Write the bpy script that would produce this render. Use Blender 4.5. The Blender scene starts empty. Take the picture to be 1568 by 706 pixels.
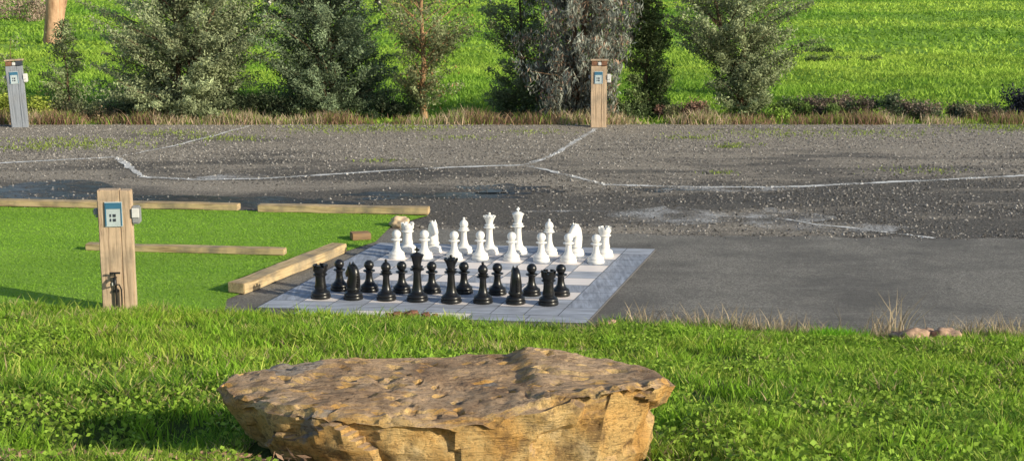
import bpy, bmesh, math, random
import numpy as np
from mathutils import Vector, noise, Matrix
R = np.random.default_rng(7)
random.seed(7)
sc = bpy.context.scene
sc.view_settings.view_transform = 'Standard'
sc.view_settings.look = 'None'
sc.view_settings.exposure = 0
COL = sc.collection

# ---------------------------------------------------------------- camera
H = 4.2; F = 2300.0; PITCH = math.atan(433/F)
cd = bpy.data.cameras.new("camera"); cam = bpy.data.objects.new("camera", cd); COL.objects.link(cam)
cam.location = (0, 0, H); cam.rotation_euler = (math.pi/2-PITCH, 0, 0)
cd.sensor_width = 36; cd.lens = F/1568*36; cd.clip_start = 0.1; cd.clip_end = 5000
sc.camera = cam

def site(u, v, z=0.0):
    """surveyed position on the level lot from the photograph"""
    cp, sp = math.cos(PITCH), math.sin(PITCH)
    a = (u-784)/F; b = -(v-353)/F
    d = (a, cp+b*sp, -sp+b*cp)
    t = (z-H)/d[2]
    return (d[0]*t, d[1]*t)

# ---------------------------------------------------------------- light
EL = math.radians(21)
sh = Vector((-0.86, 0.51, 0)).normalized()
trav = Vector((sh.x*math.cos(EL), sh.y*math.cos(EL), -math.sin(EL)))
sl = bpy.data.lights.new("sun", 'SUN'); so = bpy.data.objects.new("sun", sl); COL.objects.link(so)
so.rotation_euler = trav.to_track_quat('-Z', 'Y').to_euler(); so.location = (20, -10, 20)
sl.energy = 5.0; sl.angle = math.radians(0.5); sl.color = (1.0, 0.90, 0.69)
w = bpy.data.worlds.new("World"); sc.world = w; w.use_nodes = True
wn = w.node_tree; sky = wn.nodes.new('ShaderNodeTexSky'); sky.sky_type = 'NISHITA'; sky.sun_disc = False
sky.sun_elevation = EL; sky.sun_rotation = math.atan2(-sh.x, -sh.y)
wn.links.new(sky.outputs[0], wn.nodes['Background'].inputs[0]); wn.nodes['Background'].inputs[1].default_value = 0.145

# ---------------------------------------------------------------- material helpers
class M:
    def __init__(s, name, rough=0.8, spec=0.3):
        s.m = bpy.data.materials.new(name); s.m.use_nodes = True
        s.nt = s.m.node_tree; s.b = s.nt.nodes['Principled BSDF']
        s.b.inputs['Roughness'].default_value = rough
        s.b.inputs['Specular IOR Level'].default_value = spec
        s.out = s.nt.nodes['Material Output']
    def n(s, t, **kw):
        nd = s.nt.nodes.new(t)
        for k, v in kw.items(): setattr(nd, k, v)
        return nd
    def l(s, a, b): s.nt.links.new(a, b)
    def pos(s): return s.n('ShaderNodeNewGeometry').outputs['Position']
    def obj(s): return s.n('ShaderNodeTexCoord').outputs['Object']
    def mapping(s, src, scale=(1,1,1), rot=(0,0,0)):
        mp = s.n('ShaderNodeMapping'); mp.inputs['Scale'].default_value = scale; mp.inputs['Rotation'].default_value = rot
        s.l(src, mp.inputs['Vector']); return mp.outputs[0]
    def noise(s, src, scale, detail=4, rough=0.6, dist=0.0):
        nd = s.n('ShaderNodeTexNoise'); nd.inputs['Scale'].default_value = scale; nd.inputs['Detail'].default_value = detail
        nd.inputs['Roughness'].default_value = rough; nd.inputs['Distortion'].default_value = dist
        s.l(src, nd.inputs['Vector']); return nd.outputs['Fac']
    def ramp(s, fac, stops, interp='LINEAR'):
        r = s.n('ShaderNodeValToRGB'); r.color_ramp.interpolation = interp
        e = r.color_ramp.elements
        while len(e) < len(stops): e.new(0.5)
        for i, (p, c) in enumerate(stops):
            e[i].position = p
            if not hasattr(c, '__len__'): c = (c, c, c)
            e[i].color = (*c, 1)
        s.l(fac, r.inputs[0]); return r.outputs[0]
    def mix(s, fac, a, b, mode='MIX'):
        x = s.n('ShaderNodeMix', data_type='RGBA', blend_type=mode)
        for v, i in ((fac, 0), (a, 6), (b, 7)):
            if hasattr(v, 'is_linked') or hasattr(v, 'links'): s.l(v, x.inputs[i])
            elif i == 0: x.inputs[0].default_value = v
            else: x.inputs[i].default_value = (*v, 1)
        return x.outputs[2]
    def math(s, op, a, b=0.0):
        x = s.n('ShaderNodeMath', operation=op)
        for v, i in ((a, 0), (b, 1)):
            if hasattr(v, 'links'): s.l(v, x.inputs[i])
            else: x.inputs[i].default_value = v
        return x.outputs[0]
    def bump(s, h, strength=0.5, dist=0.02):
        b = s.n('ShaderNodeBump'); b.inputs['Strength'].default_value = strength; b.inputs['Distance'].default_value = dist
        s.l(h, b.inputs['Height']); s.l(b.outputs[0], s.b.inputs['Normal'])
    def color(s, c): s.l(c, s.b.inputs['Base Color'])

def leaf_mat(name, trans=0.3, rough=0.6, spec=0.25):
    k = M(name, rough, spec)
    at = k.n('ShaderNodeAttribute', attribute_name='Col')
    k.color(at.outputs['Color'])
    tr = k.n('ShaderNodeBsdfTranslucent'); k.l(at.outputs['Color'], tr.inputs[0])
    mx = k.n('ShaderNodeMixShader'); mx.inputs[0].default_value = trans
    k.l(k.b.outputs[0], mx.inputs[1]); k.l(tr.outputs[0], mx.inputs[2]); k.l(mx.outputs[0], k.out.inputs[0])
    return k.m
LEAF = leaf_mat("foliage", 0.25, 0.6, 0.3); GRASS = leaf_mat("grass_blades", 0.35, 0.6, 0.15)

def bark_mat(name, c1, c2, sc_=6):
    k = M(name, 0.9, 0.1); p = k.mapping(k.obj(), (1, 1, 0.25))
    f = k.noise(p, sc_, 6, 0.65); k.color(k.ramp(f, [(0.35, c1), (0.65, c2)])); k.bump(f, 0.8, 0.03); return k.m
BARK = bark_mat("bark_brown", (0.07, 0.045, 0.03), (0.24, 0.16, 0.10))
BARKO = bark_mat("bark_orange", (0.30, 0.17, 0.11), (0.70, 0.45, 0.30), 3)

def wood_mat(name, c1, c2, axis='x', grey=0.35):
    k = M(name, 0.8, 0.2)
    scl = {'x': (0.6, 9, 9), 'z': (9, 9, 0.6)}[axis]
    p = k.mapping(k.obj(), scl)
    f = k.noise(p, 3.0, 7, 0.65, 0.6); c = k.ramp(f, [(0.3, c1), (0.52, c2), (0.75, tuple(x*1.12 for x in c2))])
    g = k.noise(k.obj(), 3.5, 5, 0.6); gm = k.ramp(g, [(0.45, 0.0), (0.7, grey)])
    c = k.mix(gm, c, (0.20, 0.175, 0.14))
    k.color(c); k.bump(f, 0.6, 0.012); return k.m
WOODX = wood_mat("sleeper_timber", (0.24, 0.155, 0.075), (0.58, 0.44, 0.25), 'x', 0.8)
WOODZ = wood_mat("post_timber", (0.24, 0.165, 0.11), (0.60, 0.45, 0.31), 'z', 0.6)
WOODSHADE = wood_mat("post_timber_shaded", (0.15, 0.165, 0.19), (0.30, 0.33, 0.38), 'z', 0.2)  # post timber with blue-grey shade painted into its colour

def plain(name, c, rough=0.5, spec=0.4, var=0.12, scale=8):
    k = M(name, rough, spec); f = k.noise(k.obj(), scale, 5, 0.6)
    lo = tuple(x*(1-var) for x in c); hi = tuple(min(1, x*(1+var)) for x in c)
    k.color(k.ramp(f, [(0.3, lo), (0.7, hi)])); return k.m

# ---------------------------------------------------------------- mesh helpers
def link(name, me, parent=None):
    o = bpy.data.objects.new(name, me); COL.objects.link(o)
    if parent: o.parent = parent
    return o
def empty(name, loc=(0, 0, 0), rotz=0):
    e = bpy.data.objects.new(name, None); COL.objects.link(e); e.location = loc; e.rotation_euler = (0, 0, rotz)
    e.empty_display_size = 0.2; return e
def fast_mesh(name, V, Fc, mat, col=None, smooth=False):
    V = np.ascontiguousarray(V, dtype=np.float32); Fc = np.ascontiguousarray(Fc, dtype=np.int32)
    me = bpy.data.meshes.new(name); n, k = Fc.shape
    me.vertices.add(len(V)); me.vertices.foreach_set('co', V.ravel())
    me.loops.add(n*k); me.loops.foreach_set('vertex_index', Fc.ravel())
    me.polygons.add(n); me.polygons.foreach_set('loop_start', np.arange(0, n*k, k, dtype=np.int32))
    try: me.polygons.foreach_set('loop_total', np.full(n, k, dtype=np.int32))
    except Exception: pass
    me.update(calc_edges=True)
    me.polygons.foreach_set('use_smooth', np.full(n, smooth, dtype=bool))
    if col is not None:
        a = me.attributes.new('Col', 'FLOAT_COLOR', 'POINT')
        c4 = np.ones((len(V), 4), dtype=np.float32); c4[:, :3] = np.clip(col, 0, 0.9); a.data.foreach_set('color', c4.ravel())
    me.materials.append(mat); return me
TAB = R.random((256, 256))
def vnoise(x, y, s=1.0, o=0):
    x = np.asarray(x)*s+o*17.3+1000; y = np.asarray(y)*s+o*9.1+1000
    xi = np.floor(x).astype(int); yi = np.floor(y).astype(int); fx = x-xi; fy = y-yi
    fx = fx*fx*(3-2*fx); fy = fy*fy*(3-2*fy)
    g = lambda a, b: TAB[a % 256, b % 256]
    return (g(xi, yi)*(1-fx)+g(xi+1, yi)*fx)*(1-fy)+(g(xi, yi+1)*(1-fx)+g(xi+1, yi+1)*fx)*fy
def fnoise(x, y, s=1.0, o=0): return 0.55*vnoise(x, y, s, o)+0.3*vnoise(x, y, s*2.1, o+1)+0.15*vnoise(x, y, s*4.3, o+2)
def sstep(a, b, x):
    t = min(1, max(0, (x-a)/(b-a))); return t*t*(3-2*t)

def blades(P, h, wd, lean=0.35, az=None):
    n = len(P); th = R.random(n)*2*np.pi; ld = R.random(n)*2*np.pi
    side = np.stack([np.cos(th), np.sin(th), 0*th], 1)*(wd/2)[:, None]
    ln = np.stack([np.cos(ld), np.sin(ld), 0*ld], 1)*(h*lean*(0.3+R.random(n)*1.2))[:, None]
    up = np.zeros((n, 3)); up[:, 2] = h
    v = np.empty((n, 5, 3))
    v[:, 0] = P-side; v[:, 1] = P+side
    v[:, 2] = P+up*0.55+ln*0.35-side*0.75; v[:, 3] = P+up*0.55+ln*0.35+side*0.75
    v[:, 4] = P+up+ln
    f = np.array([[0, 1, 2], [1, 3, 2], [2, 3, 4]])[None]+(np.arange(n)*5)[:, None, None]
    return v.reshape(-1, 3), f.reshape(-1, 3)
def leafquads(C, L, Wd, droop=0.0, flat=0.0):
    n = len(C); a = R.normal(size=(n, 3)); a[:, 2] = a[:, 2]*(1-flat)-droop*2.2
    a /= np.linalg.norm(a, axis=1)[:, None]
    r = R.normal(size=(n, 3)); r[:, 2] *= (1-flat); b = np.cross(a, r)
    if flat > 0: b[:, 2] *= (1-flat)
    b /= np.linalg.norm(b, axis=1)[:, None]+1e-9
    L = (L*np.ones(n))[:, None]; Wd = (Wd*np.ones(n))[:, None]
    v = np.stack([C-a*L/2, C+b*Wd/2, C+a*L/2, C-b*Wd/2], 1).reshape(-1, 3)
    return v, np.arange(n*4).reshape(-1, 4)
def tube(pts, rad, seg=8):
    V = []; Fc = []; pts = [Vector(p) for p in pts]
    for i, p in enumerate(pts):
        t = (pts[min(i+1, len(pts)-1)]-pts[max(i-1, 0)]).normalized()
        u = t.cross(Vector((0.31, 0.95, 0.1))).normalized(); v = t.cross(u)
        for k in range(seg):
            a = 2*math.pi*k/seg; V.append(p+(u*math.cos(a)+v*math.sin(a))*rad[i])
    for i in range(len(pts)-1):
        for k in range(seg):
            Fc.append((i*seg+k, i*seg+(k+1) % seg, (i+1)*seg+(k+1) % seg, (i+1)*seg+k))
    return [tuple(v) for v in V], Fc
def merge(parts):
    V = []; Fc = []
    for v, f in parts:
        o = len(V); V += list(v); Fc += [tuple(i+o for i in q) for q in f]
    return V, Fc
def pymesh(name, V, Fc, mat, smooth=True):
    me = bpy.data.meshes.new(name); me.from_pydata(V, [], Fc); me.update()
    for p in me.polygons: p.use_smooth = smooth
    me.materials.append(mat); return me
def box(name, size, loc, mat, parent=None, rot=(0, 0, 0), bev=0.006, jit=0.0):
    bm = bmesh.new(); bmesh.ops.create_cube(bm, size=1)
    for v in bm.verts:
        v.co = Vector((v.co.x*size[0], v.co.y*size[1], v.co.z*size[2]))
    if jit:
        L = max(size); ax = list(size).index(L)
        es = [e for e in bm.edges if abs((e.verts[0].co-e.verts[1].co)[ax]) > L*0.9]
        bmesh.ops.subdivide_edges(bm, edges=es, cuts=10, use_grid_fill=True)
        for v in bm.verts:
            q = noise.noise_vector(v.co*2.3+Vector(loc)); v.co += Vector((q.x*(ax != 0), q.y*(ax != 1), q.z*(ax != 2)))*jit
    if bev:
        es = [e for e in bm.edges if len(e.link_faces) == 2 and e.calc_face_angle(0) > 1.0]
        bmesh.ops.bevel(bm, geom=es, offset=bev, segments=2, affect='EDGES')
    me = bpy.data.meshes.new(name); bm.to_mesh(me); bm.free(); me.materials.append(mat)
    o = link(name, me, parent); o.location = loc; o.rotation_euler = rot; return o
def flatpoly(name, pts, z, mat, parent=None):
    bm = bmesh.new(); vs = [bm.verts.new((p[0], p[1], z)) for p in pts]; f = bm.faces.new(vs)
    bm.normal_update()
    if f.normal.z < 0: bmesh.ops.reverse_faces(bm, faces=[f])
    me = bpy.data.meshes.new(name); bm.to_mesh(me); bm.free(); me.materials.append(mat); return link(name, me, parent)

# ---------------------------------------------------------------- terrain
def foot(x): return 16.5-0.15*np.clip(x, -9, 9)+0.45*(vnoise(x, 0*x, 0.8, 3)-0.5)+0.2*(vnoise(x, 0*x, 2.7, 13)-0.5)
def terrain(x, y):
    x = np.asarray(x, float); y = np.asarray(y, float)
    t = foot(x)-y
    m = np.where(t > 0, 0.187*t*np.clip(t/0.8, 0, 1)**0.5, 0)
    m = np.where(m > 2.5, 2.5+(m-2.5)*0.05, m)
    m = m+np.where(t > 0.3, (fnoise(x, y, 1.3, 5)-0.5)*0.13*np.clip(t-0.3, 0, 1), 0)
    m = m-0.20*np.exp(-(((x+.25)/1.0)**2+((y-6.55)/.45)**2))-0.20*np.exp(-(((x+2.05)/.75)**2+((y-7.5)/.9)**2))  # second dip is shaped to lengthen the boulder's shadow
    far = np.clip((y-36.3)/1.5, 0, 1)
    m = m+far*((fnoise(x, y, 0.25, 9)-0.5)*0.55-0.10)+np.clip(y-130, 0, 1e9)**1.25*0.012
    return m
xs = np.unique(np.concatenate([np.linspace(-1500, -60, 16), np.linspace(-60, -12, 60), np.linspace(-12, 12, 180), np.linspace(12, 60, 60), np.linspace(60, 1500, 16)]))
ys = np.unique(np.concatenate([np.linspace(-60, 0, 12), np.linspace(0, 18, 140), np.linspace(18, 36, 10), np.linspace(36, 70, 110), np.linspace(70, 140, 90), np.linspace(140, 1800, 30)]))
X, Y = np.meshgrid(xs, ys); Z = terrain(X, Y)
V = np.stack([X, Y, Z], -1).reshape(-1, 3); nx, ny = len(xs), len(ys)
ii = np.arange(ny-1)[:, None]*nx+np.arange(nx-1)[None]
Fc = np.stack([ii, ii+1, ii+nx+1, ii+nx], -1).reshape(-1, 4)
k = M("ground_grass", 0.95, 0.1); p = k.pos()
sx = k.n('ShaderNodeSeparateXYZ'); k.l(p, sx.inputs[0])
mr = k.n('ShaderNodeMapRange'); mr.inputs[1].default_value = 18; mr.inputs[2].default_value = 30; k.l(sx.outputs[1], mr.inputs[0])
soil = k.ramp(k.noise(p, 4, 6), [(0.35, (0.04, 0.06, 0.015)), (0.6, (0.08, 0.12, 0.028)), (0.75, (0.15, 0.11, 0.055))])
nf = k.noise(k.mapping(p, (1, 0.5, 1)), 1.2, 8, 0.7)
fld = k.ramp(nf, [(0.3, (0.09, 0.20, 0.03)), (0.5, (0.20, 0.36, 0.05)), (0.7, (0.30, 0.48, 0.08))])
k.color(k.mix(mr.outputs[0], soil, fld)); k.bump(nf, 1.0, 0.25)
link("ground", fast_mesh("ground", V, Fc, k.m, smooth=True))

# ---------------------------------------------------------------- gravel lot
k = M("gravel_lot", 0.8, 0.3); p = k.pos()
sx = k.n('ShaderNodeSeparateXYZ'); k.l(p, sx.inputs[0])
warp = k.noise(k.mapping(p, (0.35, 1, 1)), 0.35, 6, 0.7)
mr = k.n('ShaderNodeMapRange'); mr.inputs[1].default_value = 25; mr.inputs[2].default_value = 34; k.l(sx.outputs[1], mr.inputs[0])
fac = k.math('ADD', k.math('MULTIPLY', mr.outputs[0], 0.8), k.math('MULTIPLY', k.math('SUBTRACT', warp, 0.5), 3.6))
fac = k.ramp(fac, [(0.1, 0.0), (0.5, 1.0)])
fine = k.noise(p, 22, 9, 0.88)
dark = k.ramp(fine, [(0.38, (0.035, 0.033, 0.033)), (0.49, (0.095, 0.090, 0.086)), (0.56, (0.21, 0.197, 0.18)), (0.66, (0.50, 0.46, 0.41))])
light = k.ramp(fine, [(0.38, (0.09, 0.08, 0.07)), (0.5, (0.33, 0.295, 0.25)), (0.62, (0.68, 0.61, 0.53))])
col = k.mix(fac, dark, light)
wet = k.ramp(k.noise(k.mapping(p, (0.3, 1, 1)), 0.55, 5, 0.65), [(0.56, 0.0), (0.68, 0.55)])
col = k.mix(wet, col, (0.038, 0.036, 0.036))
k.color(col); k.bump(fine, 1.0, 0.05)
k.l(k.ramp(wet, [(0.0, 0.85), (0.6, 0.5)]), k.b.inputs['Roughness'])
LOT = k.m
lx = np.linspace(-60, 60, 241)
edge = [(x, 36.1+0.5*(float(fnoise(x, 0, 0.6, 2))-0.5)) for x in lx]
flatpoly("gravel_lot", [(-60, 12), (60, 12)]+edge[::-1], 0.004, LOT)

# smooth pad
k = M("asphalt_pad", 0.75, 0.35); p = k.pos()
fine = k.noise(p, 40, 8, 0.85); big = k.noise(k.mapping(p, (0.7, 1, 1)), 0.8, 7, 0.7)
c = k.ramp(fine, [(0.36, (0.09, 0.084, 0.075)), (0.5, (0.195, 0.182, 0.163)), (0.62, (0.42, 0.40, 0.36))])
c = k.mix(k.ramp(big, [(0.42, 0.0), (0.62, 0.75)]), c, (0.105, 0.098, 0.09), 'MIX')
sp = k.noise(p, 5, 4, 0.7); c = k.mix(k.ramp(sp, [(0.60, 0.0), (0.70, 0.6)]), c, (0.07, 0.066, 0.062))
st = k.noise(k.mapping(p, (0.25, 3.0, 1), (0, 0, .12)), 1.3, 6, .7); c = k.mix(k.ramp(st, [(0.58, 0.0), (0.68, 0.5)]), c, (0.30, 0.285, 0.26))
k.color(c); k.bump(fine, 0.9, 0.02)
def wob(pts, step=0.25, amp=0.05):
    out = []
    for a, b in zip(pts[:-1], pts[1:]):
        n = max(1, int(math.dist(a, b)/step))
        for i in range(n):
            t = i/n; x = a[0]+(b[0]-a[0])*t; y = a[1]+(b[1]-a[1])*t
            q = noise.noise_vector(Vector((x*1.7, y*1.7, 0))); out.append((x+q.x*amp, y+q.y*amp))
    out.append(pts[-1]); return out
padtop = wob([site(330, 365), site(600, 352), site(760, 353), site(1000, 360), site(1300, 364), site(1650, 368)], 0.12, 0.14)
xr = padtop[-1]
flatpoly("asphalt_pad", [(-5.5, 13), (xr[0]+10, 13), (xr[0]+10, xr[1])]+padtop[::-1], 0.009, k.m)

# artificial turf
k = M("artificial_turf", 0.85, 0.15); p = k.pos()
fine = k.noise(p, 70, 4, 0.8); big = k.noise(k.mapping(p, (0.4, 1.5, 1)), 0.8, 5, 0.6)
c = k.ramp(fine, [(0.3, (0.14, 0.29, 0.03)), (0.7, (0.27, 0.47, 0.06))])
c = k.mix(k.ramp(big, [(0.4, 0.0), (0.7, 0.5)]), c, (0.31, 0.48, 0.08)); k.color(c); k.bump(fine, 0.8, 0.02)
turf = [site(-330, 314), site(365, 324), site(655, 332)]+[site(600, 347), site(575, 372), site(525, 388), site(348, 460), site(335, 500), site(-330, 500)]
flatpoly("artificial_turf", turf, 0.018, k.m)
n = 110000
px = R.uniform(-9.5, -1.2, n); py = R.uniform(16.2, 26.8, n)
tp = np.array(turf)
def inside(px, py, poly):
    r = np.zeros(len(px), bool); j = len(poly)-1
    for i in range(len(poly)):
        xi, yi = poly[i]; xj, yj = poly[j]
        c_ = ((yi > py) != (yj > py)) & (px < (xj-xi)*(py-yi)/(yj-yi+1e-12)+xi); r ^= c_; j = i
    return r
ok = inside(px, py, tp) & (py > foot(px)-0.3); px, py = px[ok], py[ok]
P = np.stack([px, py, np.full(len(px), 0.017)], 1)
v, f = blades(P, 0.006+0.010*R.random(len(P)), 0.012+0.012*R.random(len(P)), 1.0)
b = (0.7+0.6*fnoise(px*0.5, py*1.5, 0.9, 8)+0.3*(R.random(len(P))-0.5))
c = np.array([0.25, 0.45, 0.05])[None]*b[:, None]
link("artificial_turf_pile", fast_mesh("artificial_turf_pile", v, f, GRASS, np.repeat(c, 5, 0)))

# painted line layout
LINES = [([(-200, 262), (0, 251), (177, 241.5)], .075), ([(180, 241), (260, 226), (330, 208), (385, 193)], .06), ([(182, 243), (215, 270)], .10),
         ([(215, 272), (300, 276), (400, 275), (480, 270), (600, 262), (700, 257), (803, 254)], .08), ([(806, 253), (850, 237), (885, 215), (912, 198)], .085), ([(808, 254.5), (860, 267), (925, 283)], .09),
         ([(925, 284), (1000, 286), (1100, 288), (1230, 287), (1300, 283), (1450, 276), (1568, 270), (1750, 262)], .08), ([(1203, 337), (1250, 345), (1330, 353), (1430, 366)], .055)]
def segdist(px, py, uv):
    d = np.full(len(px), 9.0); q = [site(*a) for a in uv]
    for a, b in zip(q[:-1], q[1:]):
        ax, ay = a; bx, by = b; L2 = (bx-ax)**2+(by-ay)**2; t = np.clip(((px-ax)*(bx-ax)+(py-ay)*(by-ay))/L2, 0, 1)
        d = np.minimum(d, np.hypot(px-ax-t*(bx-ax), py-ay-t*(by-ay)))
    return d
def stones(name, P, s, c, mat):
    n = len(P); base = np.array([[1, 0, 0], [0, 1, 0], [-1, 0, 0], [0, -1, 0], [0, 0, 0.8], [0, 0, -0.6]], float)
    th = R.random(n)*6.28; rot = np.zeros((n, 3, 3)); rot[:, 0, 0] = np.cos(th); rot[:, 0, 1] = -np.sin(th); rot[:, 1, 0] = np.sin(th); rot[:, 1, 1] = np.cos(th); rot[:, 2, 2] = 1
    v = base[None]*(0.65+0.7*R.random((n, 6, 1)))*s[:, None, None]
    v = np.einsum('nij,nkj->nki', rot, v)+P[:, None]
    t = np.array([[0, 1, 4], [1, 2, 4], [2, 3, 4], [3, 0, 4], [1, 0, 5], [2, 1, 5], [3, 2, 5], [0, 3, 5]])
    f = t[None]+(np.arange(n)*6)[:, None, None]
    return link(name, fast_mesh(name, v.reshape(-1, 3), f.reshape(-1, 3), mat, np.repeat(c, 6, 0)))
k = M("stone_chip", 0.85, 0.25); at_ = k.n('ShaderNodeAttribute', attribute_name='Col'); k.color(at_.outputs['Color']); STONE = k.m
n = 130000
py = R.uniform(20.5, 36.2, n); px = R.uniform(-0.46, 0.46, n)*py
den = fnoise(px*0.4, py, 0.45, 12)+0.025*(py-27)+0.3*np.exp(-((py-21.6)/.6)**2)*(px > -1.5); ok = R.random(n) < np.clip(den*1.7-0.5, 0.06, 1)
pyt = np.interp(px, [p[0] for p in padtop], [p[1] for p in padtop])
ok &= ~inside(px, py, tp); ok &= (py > pyt-0.35*R.random(n)**3)
px, py = px[ok], py[ok]; n = len(px)
g = 0.06+0.34*R.random(n)**2+0.07*np.clip((py-27)/8, 0, 1); c = np.stack([g*1.05, g*0.98, g*0.90], 1)
for uv, wd in LINES:
    dd = segdist(px, py, uv); c[(dd < wd*.8) & (R.random(n) < .7)] = (.66, .66, .66)
stones("gravel", np.stack([px, py, np.full(n, 0.007)], 1), 0.008+0.022*R.random(n)**2.6, c, STONE)

k = M("worn_white_paint", 0.8, 0.3); p = k.pos()
k.b.inputs['Base Color'].default_value = (0.72, 0.72, 0.71, 1)
f = k.noise(p, 16, 7, 0.85); f2 = k.noise(p, 1.1, 3, 0.5)
a = k.math('ADD', k.math('MULTIPLY', f, 0.9), k.math('MULTIPLY', f2, 0.7))
al = k.ramp(a, [(0.70, 0.0), (0.84, 0.95)]); k.l(al, k.b.inputs['Alpha']); PAINT = k.m
k2 = M("faint_white_paint", 0.85, 0.2); k2.b.inputs['Base Color'].default_value = (0.6, 0.6, 0.6, 1); p = k2.pos()
a = k2.math('ADD', k2.math('MULTIPLY', k2.noise(p, 26, 7, 0.9), 1.2), k2.math('MULTIPLY', k2.noise(p, 1.5, 3, 0.5), 0.5))
k2.l(k2.ramp(a, [(0.84, 0.0), (1.0, 0.85)]), k2.b.inputs['Alpha'])
def line(name, uv, wd, mat, z=0.0125):
    pts = [site(*q) for q in uv]; out = wob(pts, 0.12, 0.04); V = []; Fc = []
    for i, q in enumerate(out):
        a = Vector(out[max(i-1, 0)]); b = Vector(out[min(i+1, len(out)-1)]); t = (b-a).normalized(); nn = Vector((-t.y, t.x))
        en = min(1, .2+min(i, len(out)-1-i)/6) if 'smear' in name else 1
        ww = en*wd*(0.6+0.8*random.random())/2*(1+0.9*abs(t.x)); V += [(q[0]+nn.x*ww, q[1]+nn.y*ww, z), (q[0]-nn.x*ww, q[1]-nn.y*ww, z)]
        if i: Fc.append((2*i-2, 2*i-1, 2*i+1, 2*i))
    return link(name, pymesh(name, V, Fc, mat, False))
for i, (uv, wd) in enumerate(LINES): line("painted_line", uv, wd, PAINT, 0.0145+.001*(i % 2))
line("painted_line", [(780, 326), (900, 325), (1050, 329), (1200, 337)], 0.08, k2.m, 0.0167)
line("paint_smear", [(930, 330), (1100, 333), (1280, 334)], 0.7, k2.m, 0.0125)
line("paint_smear", [(1150, 345), (1300, 350), (1400, 350)], 0.5, k2.m, 0.0125)
line("paint_smear", [(300, 273), (420, 270)], 0.35, k2.m, 0.0125)
line("paint_smear", [(1000, 292), (1250, 290)], 0.25, k2.m, 0.0125)

k = M("wet_patch", 0.28, 0.6); k.b.inputs['Base Color'].default_value = (0.035, 0.04, 0.05, 1)
fz = k.noise(k.pos(), 25, 5); k.bump(fz, 0.4, 0.01); k.l(k.ramp(k.noise(k.mapping(k.pos(), (.5, 1, 1)), 3, 6, .75), [(.44, .95), (.62, .1)]), k.b.inputs['Alpha'])
for i, (u, v, ru, rv) in enumerate([(60, 300, 1.9, .6), (780, 290, .8, .25), (425, 311, 1.0, .25), (1010, 291, .6, .12), (250, 304, .9, .2), (650, 300, 1.5, .2)]):
    cx, cy = site(u, v); pts = []
    for j in range(48):
        a = 2*math.pi*j/48; q = 1+0.8*noise.noise(Vector((math.cos(a)*1.6+i*5, math.sin(a)*1.6, i)))
        pts.append((cx+ru*q*math.cos(a), cy+rv*q*2*math.sin(a)))
    flatpoly("puddle", pts, 0.0085+.0006*(i == 4), k.m)

# ---------------------------------------------------------------- grass on the near bank
GREENS = np.array([[0.23, 0.40, 0.035], [0.38, 0.53, 0.06], [0.13, 0.27, 0.035], [0.54, 0.60, 0.13]])
def grasscol(px, py, n, dry=0.05):
    t = np.clip(fnoise(px, py, 0.8, 20)*2.4-0.7, 0, 1)[:, None]
    c = GREENS[2]*(1-t)+GREENS[1]*t; r = R.random(n)
    c = np.where((r < 0.28)[:, None], GREENS[0], c); c = np.where((r > 0.83)[:, None], GREENS[3], c)
    dm = R.random(n) < dry*(0.4+1.6*(fnoise(px, py, 1.1, 31) > 0.60)*2.2)
    c = np.where(dm[:, None], np.array([0.60, 0.48, 0.26]), c)
    return c*(0.6+0.65*R.random(n))[:, None]
def on_boulder(px, py): return (((px+.33)/1.0)**4+((py-7.15)/.55)**4) < 1
RX = (1435-784)*15.4/F
def on_rocks(px, py): return (np.abs(px-RX) < .42) & (np.abs(py-(foot(px)-.45)) < .22)
Vs = []; Fs = []; Cs = []; off = 0
def addb(v, f, c):
    global off
    Vs.append(v); Fs.append(f+off); Cs.append(np.repeat(c, 5, 0)); off += len(v)
for (y0, y1, n, hh, ww) in [(5.2, 9, 150000, .052, .0075), (8.5, 17.9, 240000, .066, .013)]:
    py = np.sqrt(R.uniform(y0*y0, y1*y1, n)); px = R.uniform(-0.45, 0.45, n)*(py+1.2)
    fp = foot(px); ok = (py < fp+0.05-0.15*R.random(n)) & ~on_boulder(px, py) & ~on_rocks(px, py)
    gap = fnoise(px, py, 1.5, 40)*.6+fnoise(px, py, 5, 47)*.4; ok &= R.random(n) < np.clip((gap-0.35)*6, 0.10, 1)
    px, py = px[ok], py[ok]; n = len(px)
    cl = fnoise(px, py, 2.2, 44)*.5+fnoise(px, py, 7, 45)*.5; h = hh*(0.25+2.2*np.clip(cl*1.7-.35, 0, 1)**1.5)*(0.6+0.8*R.random(n))
    h *= np.where((py < 6.75) & (np.abs(px+.25) < .95), .35, 1)
    h += 0.07*np.clip(1-(foot(px)-py)/0.9, 0, 1)*R.random(n)*(vnoise(px, py, 1.6, 50) > 0.4)
    P = np.stack([px, py, terrain(px, py)-0.005], 1)
    v, f = blades(P, h, ww*(0.6+0.8*R.random(n)), 0.75); addb(v, f, grasscol(px, py, n))
for _ in range(420):
    y = math.sqrt(random.uniform(36, 300)); x = random.uniform(-.42, .42)*y
    if y > foot(np.array(x))-0.1 or (abs(x+.3) < 1.3 and y < 7.9): continue
    m = random.randint(25, 60); px = x+R.normal(size=m)*0.06; py = y+R.normal(size=m)*0.06
    P = np.stack([px, py, terrain(px, py)-0.005], 1); v, f = blades(P, 0.06+0.10*R.random(m), 0.007+0.008*R.random(m), 0.6)
    addb(v, f, np.array([0.27, 0.47, 0.04])*(0.65+0.7*R.random(m))[:, None])
link("grass", fast_mesh("grass", np.concatenate(Vs), np.concatenate(Fs), GRASS, np.concatenate(Cs)))
n = 80000; py = np.sqrt(R.uniform(36, 15.8**2, n)); px = R.uniform(-0.42, 0.42, n)*py
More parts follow.
